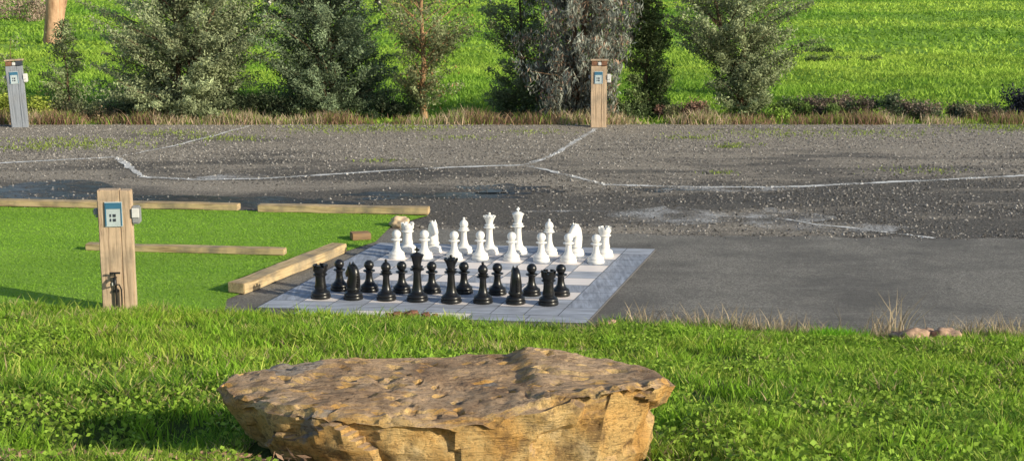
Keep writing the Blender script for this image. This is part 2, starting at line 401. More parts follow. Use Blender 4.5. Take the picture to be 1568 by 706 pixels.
ok = (fnoise(px, py, 0.7, 60)+0.03*px > 0.47) & (py < foot(px)-0.3) & ~on_boulder(px, py) & ~on_rocks(px, py); px, py = px[ok], py[ok]
C = np.stack([px, py, terrain(px, py)+0.02+0.06*R.random(len(px))], 1)
v, f = leafquads(C, 0.020+0.026*R.random(len(px)), 0.016+0.02*R.random(len(px)), 0, 0.5)
c = np.array([0.30, 0.46, 0.06])*(0.5+0.8*R.random(len(px)))[:, None]
link("clover_patch", fast_mesh("clover_patch", v, f, GRASS, np.repeat(c, 4, 0)))

# field grass
Vs = []; Fs = []; Cs = []; off = 0
for (y0, y1, n, hh, ww) in [(36.4, 62, 110000, .11, .05), (60, 135, 80000, .14, .11)]:
    py = np.sqrt(R.uniform(y0*y0, y1*y1, n)); px = R.uniform(-0.42, 0.42, n)*py
    cl = fnoise(px*0.7, py, 0.7, 70); P = np.stack([px, py, terrain(px, py)-0.01], 1)
    v, f = blades(P, hh*(0.3+1.5*cl)*(0.6+0.8*R.random(n)), ww*(0.6+0.8*R.random(n)), 0.9)
    big = np.clip(fnoise(px*0.4, py, 0.10, 75)*2.4-.7, 0, 1)[:, None]
    c = (np.array([0.17, 0.33, 0.04])*(1-big)+np.array([0.44, 0.60, 0.09])*big)*(0.75+0.5*R.random(n))[:, None]*(0.6+0.8*cl)[:, None]
    addb(v, f, c)
link("field_grass", fast_mesh("field_grass", np.concatenate(Vs), np.concatenate(Fs), GRASS, np.concatenate(Cs)))

# dry verge grass along lot edge
Vs = []; Fs = []; Cs = []; off = 0
n = 52000; px = R.uniform(-17, 17, n); py = 36.0+np.abs(R.normal(size=n))*0.55
dn = vnoise(px, 0*px, 0.9, 80)*0.6+vnoise(px, py, 3, 81)*0.4; ok = R.random(n) < np.clip((dn-0.3)*2.4, 0.06, 1); px, py, dn = px[ok], py[ok], dn[ok]; n = len(px)
P = np.stack([px, py, np.maximum(terrain(px, py), 0)-0.02], 1)
v, f = blades(P, (0.04+0.34*R.random(n)**1.9)*(0.3+dn), 0.012+0.014*R.random(n), 0.5)
t = R.random(n)[:, None]; grn = (vnoise(px, 0*px, .5, 83) > .60)[:, None]
c = np.where((t < 0.66) & ~grn, np.array([0.62, 0.49, 0.35]), np.where(t < 0.74, np.array([0.38, 0.25, 0.17]), np.array([0.24, 0.36, 0.06])))*(0.6+0.8*R.random(n))[:, None]
addb(v, f, c)
link("dry_grass", fast_mesh("dry_grass", np.concatenate(Vs), np.concatenate(Fs), GRASS, np.concatenate(Cs)))

# weeds sprouting on lot
Vs = []; Fs = []; Cs = []; off = 0
spots = [(140, 222, 90, 1.3), (60, 226, 50, .9), (350, 213, 50, .8), (520, 198, 100, 1.5), (620, 197, 70, 1.2), (270, 205, 50, 1), (700, 212, 20, .7), (1115, 226, 20, .3), (1105, 266, 10, .3), (1180, 204, 70, 1.5), (1060, 212, 30, .6), (1350, 205, 50, 1.2), (1545, 196, 160, 1.4), (1540, 186, 160, 1.0), (1130, 222, 14, .4), (90, 215, 40, 1.0), (1400, 262, 20, .8), (580, 247, 14, .5), (820, 203, 25, .8)]
for (u, vv, m, s) in spots:
    x, y = site(u, vv); m *= 6
    px = x+R.normal(size=m)*0.6*s; py = y+R.normal(size=m)*0.35*s; P = np.stack([px, py, 0*px+0.004], 1)
    v, f = blades(P, 0.015+0.05*R.random(m), 0.014+0.016*R.random(m), 0.9)
    addb(v, f, np.array([0.29, 0.37, 0.08])*(0.6+0.8*R.random(m))[:, None])
link("weeds", fast_mesh("weeds", np.concatenate(Vs), np.concatenate(Fs), GRASS, np.concatenate(Cs)))

# dry weeds at the foot of the bank
Vs = []; Fs = []; Cs = []; off = 0
for (u, s, hh, m) in [(1385, .10, .62, 50), (1365, .2, .4, 80), (1130, .5, .34, 220), (1215, .45, .32, 180), (1075, .3, .30, 90), (1010, .2, .36, 50), (1520, .4, .30, 260), (1450, .4, .14, 180), (1180, .8, .2, 250), (1560, .3, .34, 180), (880, .3, .16, 60), (985, .15, .34, 50), (1340, .5, .2, 140)]:
    x = (u-784)*15.8/F; 
    px = x+R.normal(size=m)*s*0.6; py = foot(px)-0.1+R.normal(size=m)*0.13; P = np.stack([px, py, terrain(px, py)-0.01], 1)
    v, f = blades(P, hh*(0.25+0.75*R.random(m)**1.5), 0.008+0.006*R.random(m), 0.6)
    addb(v, f, np.array([0.60, 0.48, 0.32])*(0.5+0.7*R.random(m))[:, None])
link("dry_weeds", fast_mesh("dry_weeds", np.concatenate(Vs), np.concatenate(Fs), GRASS, np.concatenate(Cs)))
m = 900; x0 = (1300-784)*15.6/F
px = x0+R.normal(size=m)*0.16; py = float(foot(np.array(x0)))-0.4+R.normal(size=m)*0.12
v, f = blades(np.stack([px, py, terrain(px, py)-.01], 1), 0.08+0.10*R.random(m), 0.008+0.006*R.random(m), 0.6)
link("grass_tuft", fast_mesh("grass_tuft", v, f, GRASS, np.repeat(np.array([0.22, 0.50, 0.03])*(0.7+0.6*R.random(m))[:, None], 5, 0)))

n = 2200; px = R.uniform(-2.6, -0.5, n); py = R.uniform(6.1, 7.0, n); ok = R.random(n) < np.clip(1.4-(py-6.3)*1.9, 0, 1); px, py = px[ok], py[ok]
C = np.stack([px, py, terrain(px, py)+0.03+0.04*R.random(len(px))], 1)
v, f = leafquads(C, 0.05+0.05*R.random(len(px)), 0.012+0.012*R.random(len(px)), 0, 0.75)
c = np.array([0.52, 0.33, 0.21])*(0.4+1.0*R.random(len(px)))[:, None]
link("leaf_litter", fast_mesh("leaf_litter", v, f, LEAF, np.repeat(c, 4, 0)))

# ---------------------------------------------------------------- boulder
top = [(-1.44, 7.27, 1.97), (-1.20, 6.97, 2.03), (-.95, 6.80, 2.05), (-.65, 6.72, 2.035), (-.387, 6.68, 2.03), (-.07, 6.70, 2.07), (.12, 6.74, 2.11), (.283, 6.80, 2.15), (.49, 6.79, 2.18), (.70, 6.90, 2.17),
       (.79, 7.1, 2.12), (.70, 7.34, 2.12), (.50, 7.52, 2.12), (.215, 7.60, 2.12), (-.013, 7.68, 2.08), (-.45, 7.75, 2.06), (-.953, 7.74, 2.05), (-1.30, 7.68, 2.02), (-1.49, 7.62, 2.0), (-1.54, 7.47, 1.98)]
n = len(top); cx, cy = -0.34, 7.2
bm = bmesh.new(); rings = []
def ring(fn): 
    r = [bm.verts.new(fn(Vector(t))) for t in top]; rings.append(r)
ring(lambda t: (cx+(t.x-cx)*.76+.02, cy+(t.y-cy)*(.92 if t.y < cy else .8), 1.40))
ring(lambda t: (cx+(t.x-cx)*.84+.02, cy+(t.y-cy)*1.02, 1.68))
ring(lambda t: (cx+(t.x-cx)*.94, cy+(t.y-cy)*1.07, t.z-.15))
ring(lambda t: (cx+(t.x-cx)*.995, cy+(t.y-cy)*1.035, t.z-.03))
ring(lambda t: (cx+(t.x-cx)*.96, cy+(t.y-cy)*.96, t.z*.9+2.055*.1+.005))
ring(lambda t: (cx+(t.x-cx)*.75, cy+(t.y-cy)*.75, t.z*.6+2.055*.4+.01))
ring(lambda t: (cx+(t.x-cx)*.45, cy+(t.y-cy)*.45, t.z*.3+2.05*.7+.01))
ring(lambda t: (cx+(t.x-cx)*.18, cy+(t.y-cy)*.18, 2.06))
for a, b in zip(rings[:-1], rings[1:]):
    for i in range(n): bm.faces.new((a[i], a[(i+1) % n], b[(i+1) % n], b[i]))
bm.faces.new(rings[-1]); bm.faces.new(rings[0][::-1])
bmesh.ops.triangulate(bm, faces=[f for f in bm.faces if len(f.verts) > 4])
bmesh.ops.subdivide_edges(bm, edges=bm.edges[:], cuts=9, use_grid_fill=True)
bm.normal_update()
for v in bm.verts:
    c = v.co.copy(); nrm = v.normal.copy(); up = max(0, nrm.z)
    if up > .6:
        d = 0.018*noise.fractal(c*2.0, 0.8, 2.1, 4)+0.010*noise.fractal(c*12, 0.7, 2.1, 4)
        s_ = c.y*46+c.x*5+5*noise.noise(c*2.2); d += 0.012*abs(math.sin(s_))*(0.2+max(0, .4+noise.noise(c*1.7)))
        xe = -.02+.08*noise.noise(Vector((0, c.y*4, 3)))+.2*(7.5-c.y)
        d += 0.045*sstep(xe, xe+.10, c.x)*(1-sstep(.05, .5, c.x))*sstep(7.0, 7.25, c.y)
        d -= 0.022*(1-sstep(.01, .05, abs(noise.noise(c*Vector((1.6, 2.6, 1))))))*max(0, .4+noise.noise(c*3))
        pit = noise.noise(c*14+Vector((5, 0, 0))); d -= .018*sstep(.30, .42, pit)
        v.co.z += d
    else:
        q = Vector((c.x*1.0, c.y*1.0, c.z*1.3)); vor = noise.voronoi(q*3.2)
        cell = noise.cell(vor[1][0]*7.7)
        d = 0.05*noise.fractal(c*1.8, 0.8, 2.1, 4)+0.03*(cell-.5)+0.012*noise.fractal(c*12, 0.7, 2.1, 3)
        h_ = Vector((nrm.x, nrm.y, 0)); v.co += (h_.normalized() if h_.length > .01 else nrm)*d
k = M("sandstone", 0.88, 0.15); p = k.pos()
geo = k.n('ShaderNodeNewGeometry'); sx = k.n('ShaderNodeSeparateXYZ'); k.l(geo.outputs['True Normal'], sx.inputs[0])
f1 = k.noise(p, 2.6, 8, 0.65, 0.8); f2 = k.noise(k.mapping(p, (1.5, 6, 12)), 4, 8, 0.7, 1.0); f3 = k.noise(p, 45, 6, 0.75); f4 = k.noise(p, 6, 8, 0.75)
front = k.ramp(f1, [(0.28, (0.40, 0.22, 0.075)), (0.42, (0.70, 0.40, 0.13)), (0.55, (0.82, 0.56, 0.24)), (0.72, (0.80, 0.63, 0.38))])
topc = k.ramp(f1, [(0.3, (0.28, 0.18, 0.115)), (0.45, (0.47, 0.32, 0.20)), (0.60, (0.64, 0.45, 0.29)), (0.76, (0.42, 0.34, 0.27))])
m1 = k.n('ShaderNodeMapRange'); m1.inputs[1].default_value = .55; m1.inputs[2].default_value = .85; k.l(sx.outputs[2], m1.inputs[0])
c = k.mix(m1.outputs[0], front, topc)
gy = k.ramp(k.noise(p, 2.1, 5, 0.5, 0.4), [(0.60, 0.0), (0.62, 0.8)]); c = k.mix(gy, c, (0.30, 0.285, 0.27))
c = k.mix(k.ramp(f2, [(0.34, 0.65), (0.46, 0.0)]), c, (0.17, 0.10, 0.055)); c = k.mix(k.ramp(f4, [(0.38, 0.6), (0.47, 0.0)]), c, (0.15, 0.10, 0.065)); c = k.mix(k.ramp(f3, [(0.37, 0.5), (0.48, 0.0)]), c, (0.10, 0.065, 0.04))
k.color(c); hsum = k.math('ADD', f2, k.math('MULTIPLY', f3, 0.6)); k.bump(hsum, 0.85, 0.03)
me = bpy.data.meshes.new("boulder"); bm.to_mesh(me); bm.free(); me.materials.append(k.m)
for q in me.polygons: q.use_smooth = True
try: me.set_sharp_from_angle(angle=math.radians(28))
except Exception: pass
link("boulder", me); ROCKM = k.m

def rock(name, loc, size, mat, seed=0, flat=0.6):
    bm = bmesh.new(); bmesh.ops.create_icosphere(bm, subdivisions=4, radius=1)
    for v in bm.verts:
        c = v.co.copy(); d = 1+0.5*noise.noise(c*1.3+Vector((seed, 0, 0)))+.12*noise.fractal(c*4, .8, 2, 3)
        v.co = Vector((c.x*size[0], c.y*size[1], c.z*size[2]))*d
    me = bpy.data.meshes.new(name); bm.to_mesh(me); bm.free(); me.materials.append(mat)
    for q in me.polygons: q.use_smooth = True
    o = link(name, me); o.location = loc; o.rotation_euler = (0, 0, seed); return o
def tz(x, y): return float(terrain(np.array([x]), np.array([y]))[0])
BROWN = plain("brown_stone", (0.42, 0.28, 0.20), 0.9, 0.2, 0.4, 20)
for i, (u, s) in enumerate([(1425, .17), (1446, .13), (1400, .12), (1468, .16), (948, .08), (1486, .10), (1415, .11), (925, .05)]):
    x = (u-784)*15.4/F; y = float(foot(np.array(x)))-.45; y += .1*(i % 3-1); rock("rock", (x, y, tz(x, y)+.08), (s, s*.7, s*.55), BROWN, i)
SOIL = plain("soil_clod", (0.20, 0.10, 0.07), 0.95, 0.1, 0.4, 30)
for i, (u, s) in enumerate([(600, .05), (622, .07), (645, .05), (612, .04), (660, .03), (583, .03)]):
    x = (u-784)*16.2/F; y = float(foot(np.array(x)))-.12; rock("soil_clod", (x, y, tz(x, y)+.08), (s*1.3, s, s*.6), SOIL, i)
for i, (x, y, s) in enumerate([(.1, 6.45, .15), (-.95, 6.45, .12), (-.45, 6.42, .07)]):
    rock("rock", (x, y, tz(x, y)+.06), (s, s*.7, s*.4), ROCKM, 10+i)

# ---------------------------------------------------------------- sleepers
def sleeper(p0, p1, wd=0.2, ht=0.1, mat=WOODX, name="timber_sleeper"):
    a = Vector(p0); b = Vector(p1); d = b-a
    o = box(name, (d.length, wd, ht), ((a.x+b.x)/2, (a.y+b.y)/2, 0.02+ht/2), mat, None, (0, 0, math.atan2(d.y, d.x)), 0.008, 0.012); return o
sleeper(site(-260, 314), site(-20, 315)); sleeper(site(-5, 316), site(366, 323)); sleeper(site(397, 325), site(657, 330), .2, .11)
sleeper(site(134, 384), site(437, 392), .16, .09)
a = site(362, 452); b = site(520, 388); sleeper(a, b, .23, .13)
x, y = site(552, 368); box("timber_block", (.28, .2, .1), (x, y, .07), wood_mat("dark_timber", (0.15, 0.08, 0.04), (0.36, 0.22, 0.12)), None, (0, 0, .3), .01, .006)
x, y = site(612, 348); rock("rock", (x, y, .07), (.16, .12, .10), plain("pale_stone", (0.62, 0.47, 0.31), .9, .2, .2, 20), 3)

# ---------------------------------------------------------------- service posts
WHITEP = plain("white_plastic", (0.7, 0.7, 0.68), .4); BLACKP = plain("black_rubber", (0.015, 0.015, 0.017), .45)
BLUE = plain("sign_blue", (0.05, 0.17, 0.28), .4); PALE = plain("sign_pale", (0.50, 0.58, 0.60), .4); DK = plain("sign_code", (0.05, 0.06, 0.08), .5); GREYP = plain("grey_plastic", (0.30, 0.31, 0.32), .5)
CAPM = plain("rust_cap", (0.25, 0.13, 0.08), .8, .2, .4, 15)
def post(u, v, rot, wood, near=False, in_shade=False):
    x, y = site(u, v); e = empty("power_post", (x, y, 0), rot); h = 1.46
    box("post_left_board", (.25, .16, h+.1), (-.075, 0, h/2-.05), wood, e, bev=.008, jit=.008)
    box("post_right_board", (.125, .16, h+.09), (.115, .006, h/2-.055), wood, e, bev=.008, jit=.006)
    box("sign_panel", (.20, .008, .29), (-.02, -.090, h-.28), PALE, e, bev=.002)
    box("sign_header", (.17, .006, .07), (-.02, -.096, h-.18), BLUE, e, bev=0)
    box("sign_frame_left", (.012, .006, .27), (-.108, -.096, h-.28), BLUE, e, bev=0)
    box("sign_frame_right", (.012, .006, .27), (.068, -.096, h-.28), BLUE, e, bev=0)
    for i in range(5):
        for j in range(5):
            if (i*7+j*5+i*j) % 3 != 1: box("sign_code_%d%d" % (i, j), (.016, .005, .016), (-.055+i*.0175, -.0965, h-.355+j*.0175), DK, e, bev=0)
    box("socket_box", (.10, .13, .20), (.225, -.01, h-.30), GREYP if near else WHITEP, e, bev=.015)
    box("socket_lid", (.085, .02, .11), (.225, -.085, h-.27), WHITEP, e, bev=.006)
    box("bracket", (.06, .08, .07), (-.228, 0, h-.26), GREYP, e, bev=.01); box("bracket_arm", (.04, .03, .02), (-.215, -.03, h-.31), GREYP, e, bev=.004)
    if near:
        v1, f1 = tube([(-.03, -.11, -.05), (-.03, -.11, .40), (-.03, -.115, .44)], [.013]*3, 8)
        v2, f2 = tube([(-.03, -.10, .44), (-.03, -.16, .445), (-.03, -.19, .42), (-.03, -.19, .37)], [.016, .02, .018, .018], 8)
        v3, f3 = tube([(-.09, -.14, .50), (.03, -.14, .50)], [.012, .012], 8); v4, f4 = tube([(-.03, -.14, .44), (-.03, -.14, .51)], [.01, .01], 8)
        v5, f5 = tube([(.03, -.11, -.05), (.03, -.11, .3), (.01, -.13, .36), (-.03, -.17, .37)], [.009]*4, 8)
        V, Fc = merge([(v1, f1), (v2, f2), (v3, f3), (v4, f4), (v5, f5)]); link("water_tap", pymesh("water_tap", V, Fc, BLACKP), e)
        box("tap_clip", (.07, .03, .03), (-.03, -.10, .28), BLACKP, e, bev=.004); box("white_clip", (.03, .02, .04), (-.065, -.09, .36), WHITEP, e, bev=.004)
    else:
        box("cap_left", (.14, .2, .10), (-.12, 0, h+.05), CAPM, e, bev=.01); box("cap_right", (.14, .2, .11), (.11, 0, h+.055), CAPM if not in_shade else DK, e, bev=.01)
        box("cap_top", (.42, .22, .03), (0, 0, h+.13), WOODZ, e, bev=.005); box("lamp_lens", (.08, .21, .07), (0, -.0, h+.045), WHITEP, e, bev=.01)
    return e
post(186, 478, 0.10, WOODZ, near=True)
post(917, 195, -0.03, WOODZ)
e = post(32, 195, 0.55, WOODSHADE, in_shade=True); e.rotation_euler = (0, math.radians(-2.5), .15)  # post standing in shade, its timber coloured to show it

# ---------------------------------------------------------------- chess board
O = Vector((*site(393, 475), 0)); A = Vector((3.93, -.45, 0))/10; B = Vector((1.10, 3.95, 0))/10
def bp(s, t, z=0.0): q = O+A*s+B*t; return (q.x, q.y, z)
def plank(name, base, rotdir, amt=.35):
    k = M(name, .5, .3); p = k.mapping(k.pos(), (3, 22, 1) if rotdir else (22, 3, 1), (0, 0, .11))
    f = k.noise(p, 1.0, 5, .6); q = k.mapping(k.pos(), (1.0, 10.5, 1) if rotdir else (10.5, 1.0, 1), (0, 0, .11))
    vo = k.n('ShaderNodeTexVoronoi'); vo.inputs['Scale'].default_value = 1.0; k.l(q, vo.inputs[0])
    c = k.ramp(f, [(0.3, tuple(x*(1-amt) for x in base)), (0.7, tuple(min(1, x*(1+amt)) for x in base))])
    hs = k.n('ShaderNodeRGBToBW'); k.l(vo.outputs['Color'], hs.inputs[0])
    c = k.mix(k.ramp(hs.outputs[0], [(0.2, 0.0), (0.9, .45 if amt > .2 else .08)]), c, tuple(x*.55 for x in base))
    d = k.noise(k.pos(), 1.3, 5); c = k.mix(k.ramp(d, [(0.5, 0.0), (0.75, .25)]), c, (0.30, 0.27, 0.24)); k.color(c)
    k.l(k.ramp(d, [(0.3, .4), (0.7, .6)]), k.b.inputs['Roughness']); return k.m
G1 = plank("grey_plank_tile_along", (0.42, 0.45, 0.52), True, .45); G2 = plank("grey_plank_tile_across", (0.33, 0.36, 0.43), False, .45)
W1 = plank("pale_tile", (0.88, 0.80, 0.76), True, .06)
brd = empty("chess_board")
base = M("board_underlay", .9); base.b.inputs['Base Color'].default_value = (.12, .12, .13, 1)
def slab(name, poly, z0, z1, mat):
    n = len(poly); V = [(p[0], p[1], z0) for p in poly]+[(p[0], p[1], z1) for p in poly]
    Fc = [tuple(range(n, 2*n))]+[(i, (i+1) % n, n+(i+1) % n, n+i) for i in range(n)]; return link(name, pymesh(name, V, Fc, mat, False), brd)
slab("underlay", [bp(1.35, -.75), bp(10, -.75), bp(10, 10), bp(0, 10), bp(0, 0), bp(1.35, 0)], 0, .030, base.m)
V = []; Fc = []; MI = []
def tile(s0, s1, t0, t1, mi, g=.012):
    i = len(V); V.extend([bp(s0+g, t0+g, .034), bp(s1-g, t0+g, .034), bp(s1-g, t1-g, .034), bp(s0+g, t1-g, .034)]); Fc.append((i, i+1, i+2, i+3)); MI.append(mi)
for i in range(10):
    for j in range(10):
        bd = i in (0, 9) or j in (0, 9)
        if bd or (i+j) % 2 == 1:
            mi = (0 if j in (0, 9) else 1) if bd else (i//1+j//2) % 2
            tile(i, i+1, j, j+1, mi)
        else: tile(i, i+1, j, j+1, 2)
tile(1.35, 3, -.75, 0, 0); tile(3, 4.2, -.75, 0, 2); tile(4.2, 5.3, -.75, 0, 0); tile(5.3, 6.5, -.75, 0, 2); tile(6.5, 8.2, -.75, 0, 0); tile(8.2, 10, -.75, 0, 0)
me = bpy.data.meshes.new("tiles"); me.from_pydata(V, [], Fc); [me.materials.append(m) for m in (G1, G2, W1)]
for p_, m_ in zip(me.polygons, MI): p_.material_index = m_
link("tiles", me, brd)

# ---------------------------------------------------------------- chess pieces
def lathe(prof, seg=36):
    V = []; Fc = []
    for (r, z) in prof:
        for k_ in range(seg):
            a = 2*math.pi*k_/seg; V.append((r*math.cos(a), r*math.sin(a), z))
    for i in range(len(prof)-1):
        for k_ in range(seg): Fc.append((i*seg+k_, i*seg+(k_+1) % seg, (i+1)*seg+(k_+1) % seg, (i+1)*seg+k_))
    Fc.append(tuple(range(seg))[::-1]); Fc.append(tuple(range((len(prof)-1)*seg, len(prof)*seg))); return V, Fc
def basep(r): return [(r*.97, 0), (r, .006), (r, .03), (r*.97, .038), (r*.88, .042), (r*.88, .048), (r*.93, .056), (r*.93, .066), (r*.86, .08), (r*.68, .094), (r*.62, .098), (r*.62, .104), (r*.55, .112)]
def ball(r, z, n=8, a0=-70, a1=89): return [(r*math.cos(math.radians(a0+(a1-a0)*i/n)), z+r*math.sin(math.radians(a0+(a1-a0)*i/n))) for i in range(n+1)]
def arcblocks(ri, ro, z0, z1, cnt, fill=.6):
    parts = []
    for c_ in range(cnt):
        a0 = 2*math.pi*c_/cnt; V = []; m = 4
        for q in range(m+1):
            a = a0+2*math.pi/cnt*fill*q/m
            for (r, z) in ((ri, z0), (ro, z0), (ro*1.02, z1), (ri, z1)): V.append((r*math.cos(a), r*math.sin(a), z))
        Fc = []
        for q in range(m):
            for s in range(4): Fc.append((q*4+s, q*4+(s+1) % 4, q*4+4+(s+1) % 4, q*4+4+s))
        Fc += [(0, 1, 2, 3), (m*4+3, m*4+2, m*4+1, m*4)]; parts.append((V, Fc))
    return parts
def pc_pawn():
    return [lathe(basep(.115)+[(.05, .14), (.042, .18), (.04, .225), (.048, .245), (.072, .250), (.076, .256), (.072, .264), (.046, .272)]+ball(.062, .328))]
def pc_rook():
    return [lathe(basep(.122)+[(.075, .13), (.064, .18), (.06, .25), (.064, .275), (.085, .285), (.087, .295), (.07, .303), (.07, .315), (.088, .335), (.09, .38), (.062, .38), (.06, .37), (0.001, .37)])]+arcblocks(.062, .09, .378, .41, 6)
def pc_bishop():
    V, Fc = lathe(basep(.120)+[(.055, .14), (.044, .19), (.038, .28), (.045, .305), (.076, .312), (.079, .320), (.06, .328), (.052, .336), (.064, .342), (.064, .349), (.042, .356)]+[(.052, .37), (.059, .385), (.060, .40), (.057, .415), (.051, .43), (.042, .443), (.03, .455), (.018, .463), (.012, .467)]+ball(.018, .481, 6), 40)
    V2 = []
    for (x, y, z) in V:
        if .38 < z < .45 and abs((z-.42)-.9*y) < .009 and y > -.01: x *= .7; y *= .7
        V2.append((x, y, z))
    return [(V2, Fc)]
def pc_queen():
    return [lathe(basep(.127)+[(.06, .14), (.05, .2), (.042, .33), (.05, .355), (.08, .362), (.083, .372), (.06, .38), (.052, .39), (.068, .397), (.068, .405), (.045, .412), (.048, .43), (.06, .47), (.082, .51), (.086, .515), (.07, .515), (.066, .508), (.055, .525), (.03, .54), (.014, .545)]+ball(.018, .560, 6))]+arcblocks(.070, .086, .513, .531, 9, .55)
def pc_king():
    cross = []
    for (sx_, sy_, sz_, cz_) in ((.018, .018, .07, .615), (.06, .0165, .02, .622)):
        V = [(x*sx_/2, y*sy_/2, cz_+z*sz_/2) for x in (-1, 1) for y in (-1, 1) for z in (-1, 1)]
        cross.append((V, [(0, 1, 3, 2), (4, 6, 7, 5), (0, 4, 5, 1), (2, 3, 7, 6), (0, 2, 6, 4), (1, 5, 7, 3)]))
    return [lathe(basep(.130)+[(.065, .14), (.053, .2), (.045, .34), (.053, .37), (.085, .378), (.088, .388), (.066, .396), (.056, .406), (.072, .412), (.072, .421), (.048, .43), (.05, .45), (.064, .51), (.080, .55), (.083, .557), (.078, .563), (.06, .568), (.045, .58), (.02, .588), (.001, .589)])]+cross
def pc_knight():
    bs = lathe(basep(.120)+[(.085, .115), (.088, .13), (.083, .145), (.001, .147)])
    out = [(.062, .14), (.072, .17), (.066, .21), (.048, .245), (.042, .275), (.06, .285), (.09, .268), (.115, .262), (.128, .278), (.128, .305), (.112, .335), (.085, .375), (.065, .405), (.05, .42), (.035, .428), (.01, .432), (-.02, .425), (-.055, .405), (-.08, .365), (-.093, .31), (-.094, .25), (-.088, .2), (-.08, .14)]
    n = len(out); V = []; layers = [(-.066, .50), (-.058, .78), (-.034, .95), (0, 1.0), (.034, .95), (.058, .78), (.066, .50)]
    for (xx, s) in layers:
        for (y_, z_) in out:
            yc = -.01 if z_ < .3 else .015
            wz = 1.0 if z_ < .2 else (1.0-.25*(z_-.2)/.2 if z_ < .4 else .7)
            if y_ > .08: wz *= .72
            V.append((xx*wz, yc+(y_-yc)*s, z_ if z_ < .16 else .29+(z_-.29)*(1-(1-s)*.4)))
    Fc = []
    for i in range(len(layers)-1):
        for j in range(n): Fc.append((i*n+j, i*n+(j+1) % n, (i+1)*n+(j+1) % n, (i+1)*n+j))
    Fc.append(tuple(range(n))[::-1]); L = (len(layers)-1)*n; Fc.append(tuple(range(L, L+n)))
    ears = []
    for s in (-1, 1):
        b_ = [(s*.008, .04, .415), (s*.038, .04, .41), (s*.038, .0, .41), (s*.008, .0, .415), (s*.024, .025, .462)]; ears.append((b_, [(0, 1, 4), (1, 2, 4), (2, 3, 4), (3, 0, 4)]))
    mane = []
    for q in range(9):
        a = q/8; yy = -.03-.066*math.sin(a*1.9+.2); zz = .425-.26*a
        b_ = [(-.014, yy+.03, zz+.012), (.014, yy+.03, zz+.012), (.014, yy+.03, zz-.02), (-.014, yy+.03, zz-.02), (-.01, yy-.012, zz-.002), (.01, yy-.012, zz-.002), (.01, yy-.006, zz-.02), (-.01, yy-.006, zz-.02)]
        mane.append((b_, [(0, 1, 2, 3), (4, 7, 6, 5), (0, 4, 5, 1), (1, 5, 6, 2), (2, 6, 7, 3), (3, 7, 4, 0)]))
    return [bs, (V, Fc)]+ears+mane
PCS = {'pawn': pc_pawn, 'rook': pc_rook, 'bishop': pc_bishop, 'queen': pc_queen, 'king': pc_king, 'knight': pc_knight}
PM = {'white': plain("white_chess_plastic", (.84, .82, .78), .38, .4, .03), 'black': plain("black_chess_plastic", (.012, .012, .013), .3, .5, .3)}
MC = {}
def piece(kind, colr, s, t, rot=0):
    if (kind, colr) not in MC:
        V, Fc = merge(PCS[kind]()); me = pymesh(colr+"_chess_"+kind, V, Fc, PM[colr], True)
        bm = bmesh.new(); bm.from_mesh(me); bmesh.ops.recalc_face_normals(bm, faces=bm.faces[:]); bm.to_mesh(me); bm.free()
        try: me.set_sharp_from_angle(angle=math.radians(42))
        except Exception: pass
        MC[(kind, colr)] = me
    o = link(colr+"_chess_"+kind, MC[(kind, colr)]); o.location = bp(s+random.uniform(-.08, .08), t+random.uniform(-.08, .08), .0345); o.rotation_euler = (0, 0, rot)
rb = ['rook', 'knight', 'bishop', 'king', 'queen', 'bishop', 'knight', 'rook']; rw = ['rook', 'knight', 'bishop', 'queen', 'king', 'bishop', 'knight', 'rook']
for i in range(8):
    piece(rb[i], 'black', 1.4+i, 1.35, random.uniform(.2, .9) if rb[i] == 'knight' else random.uniform(-.5, .5)); piece('pawn', 'black', 1.5+i, 2.5)
    piece(rw[i], 'white', 1.5+i, 8.6, math.pi+random.uniform(-.9, .9)); piece('pawn', 'white', 1.5+i, 7.5)

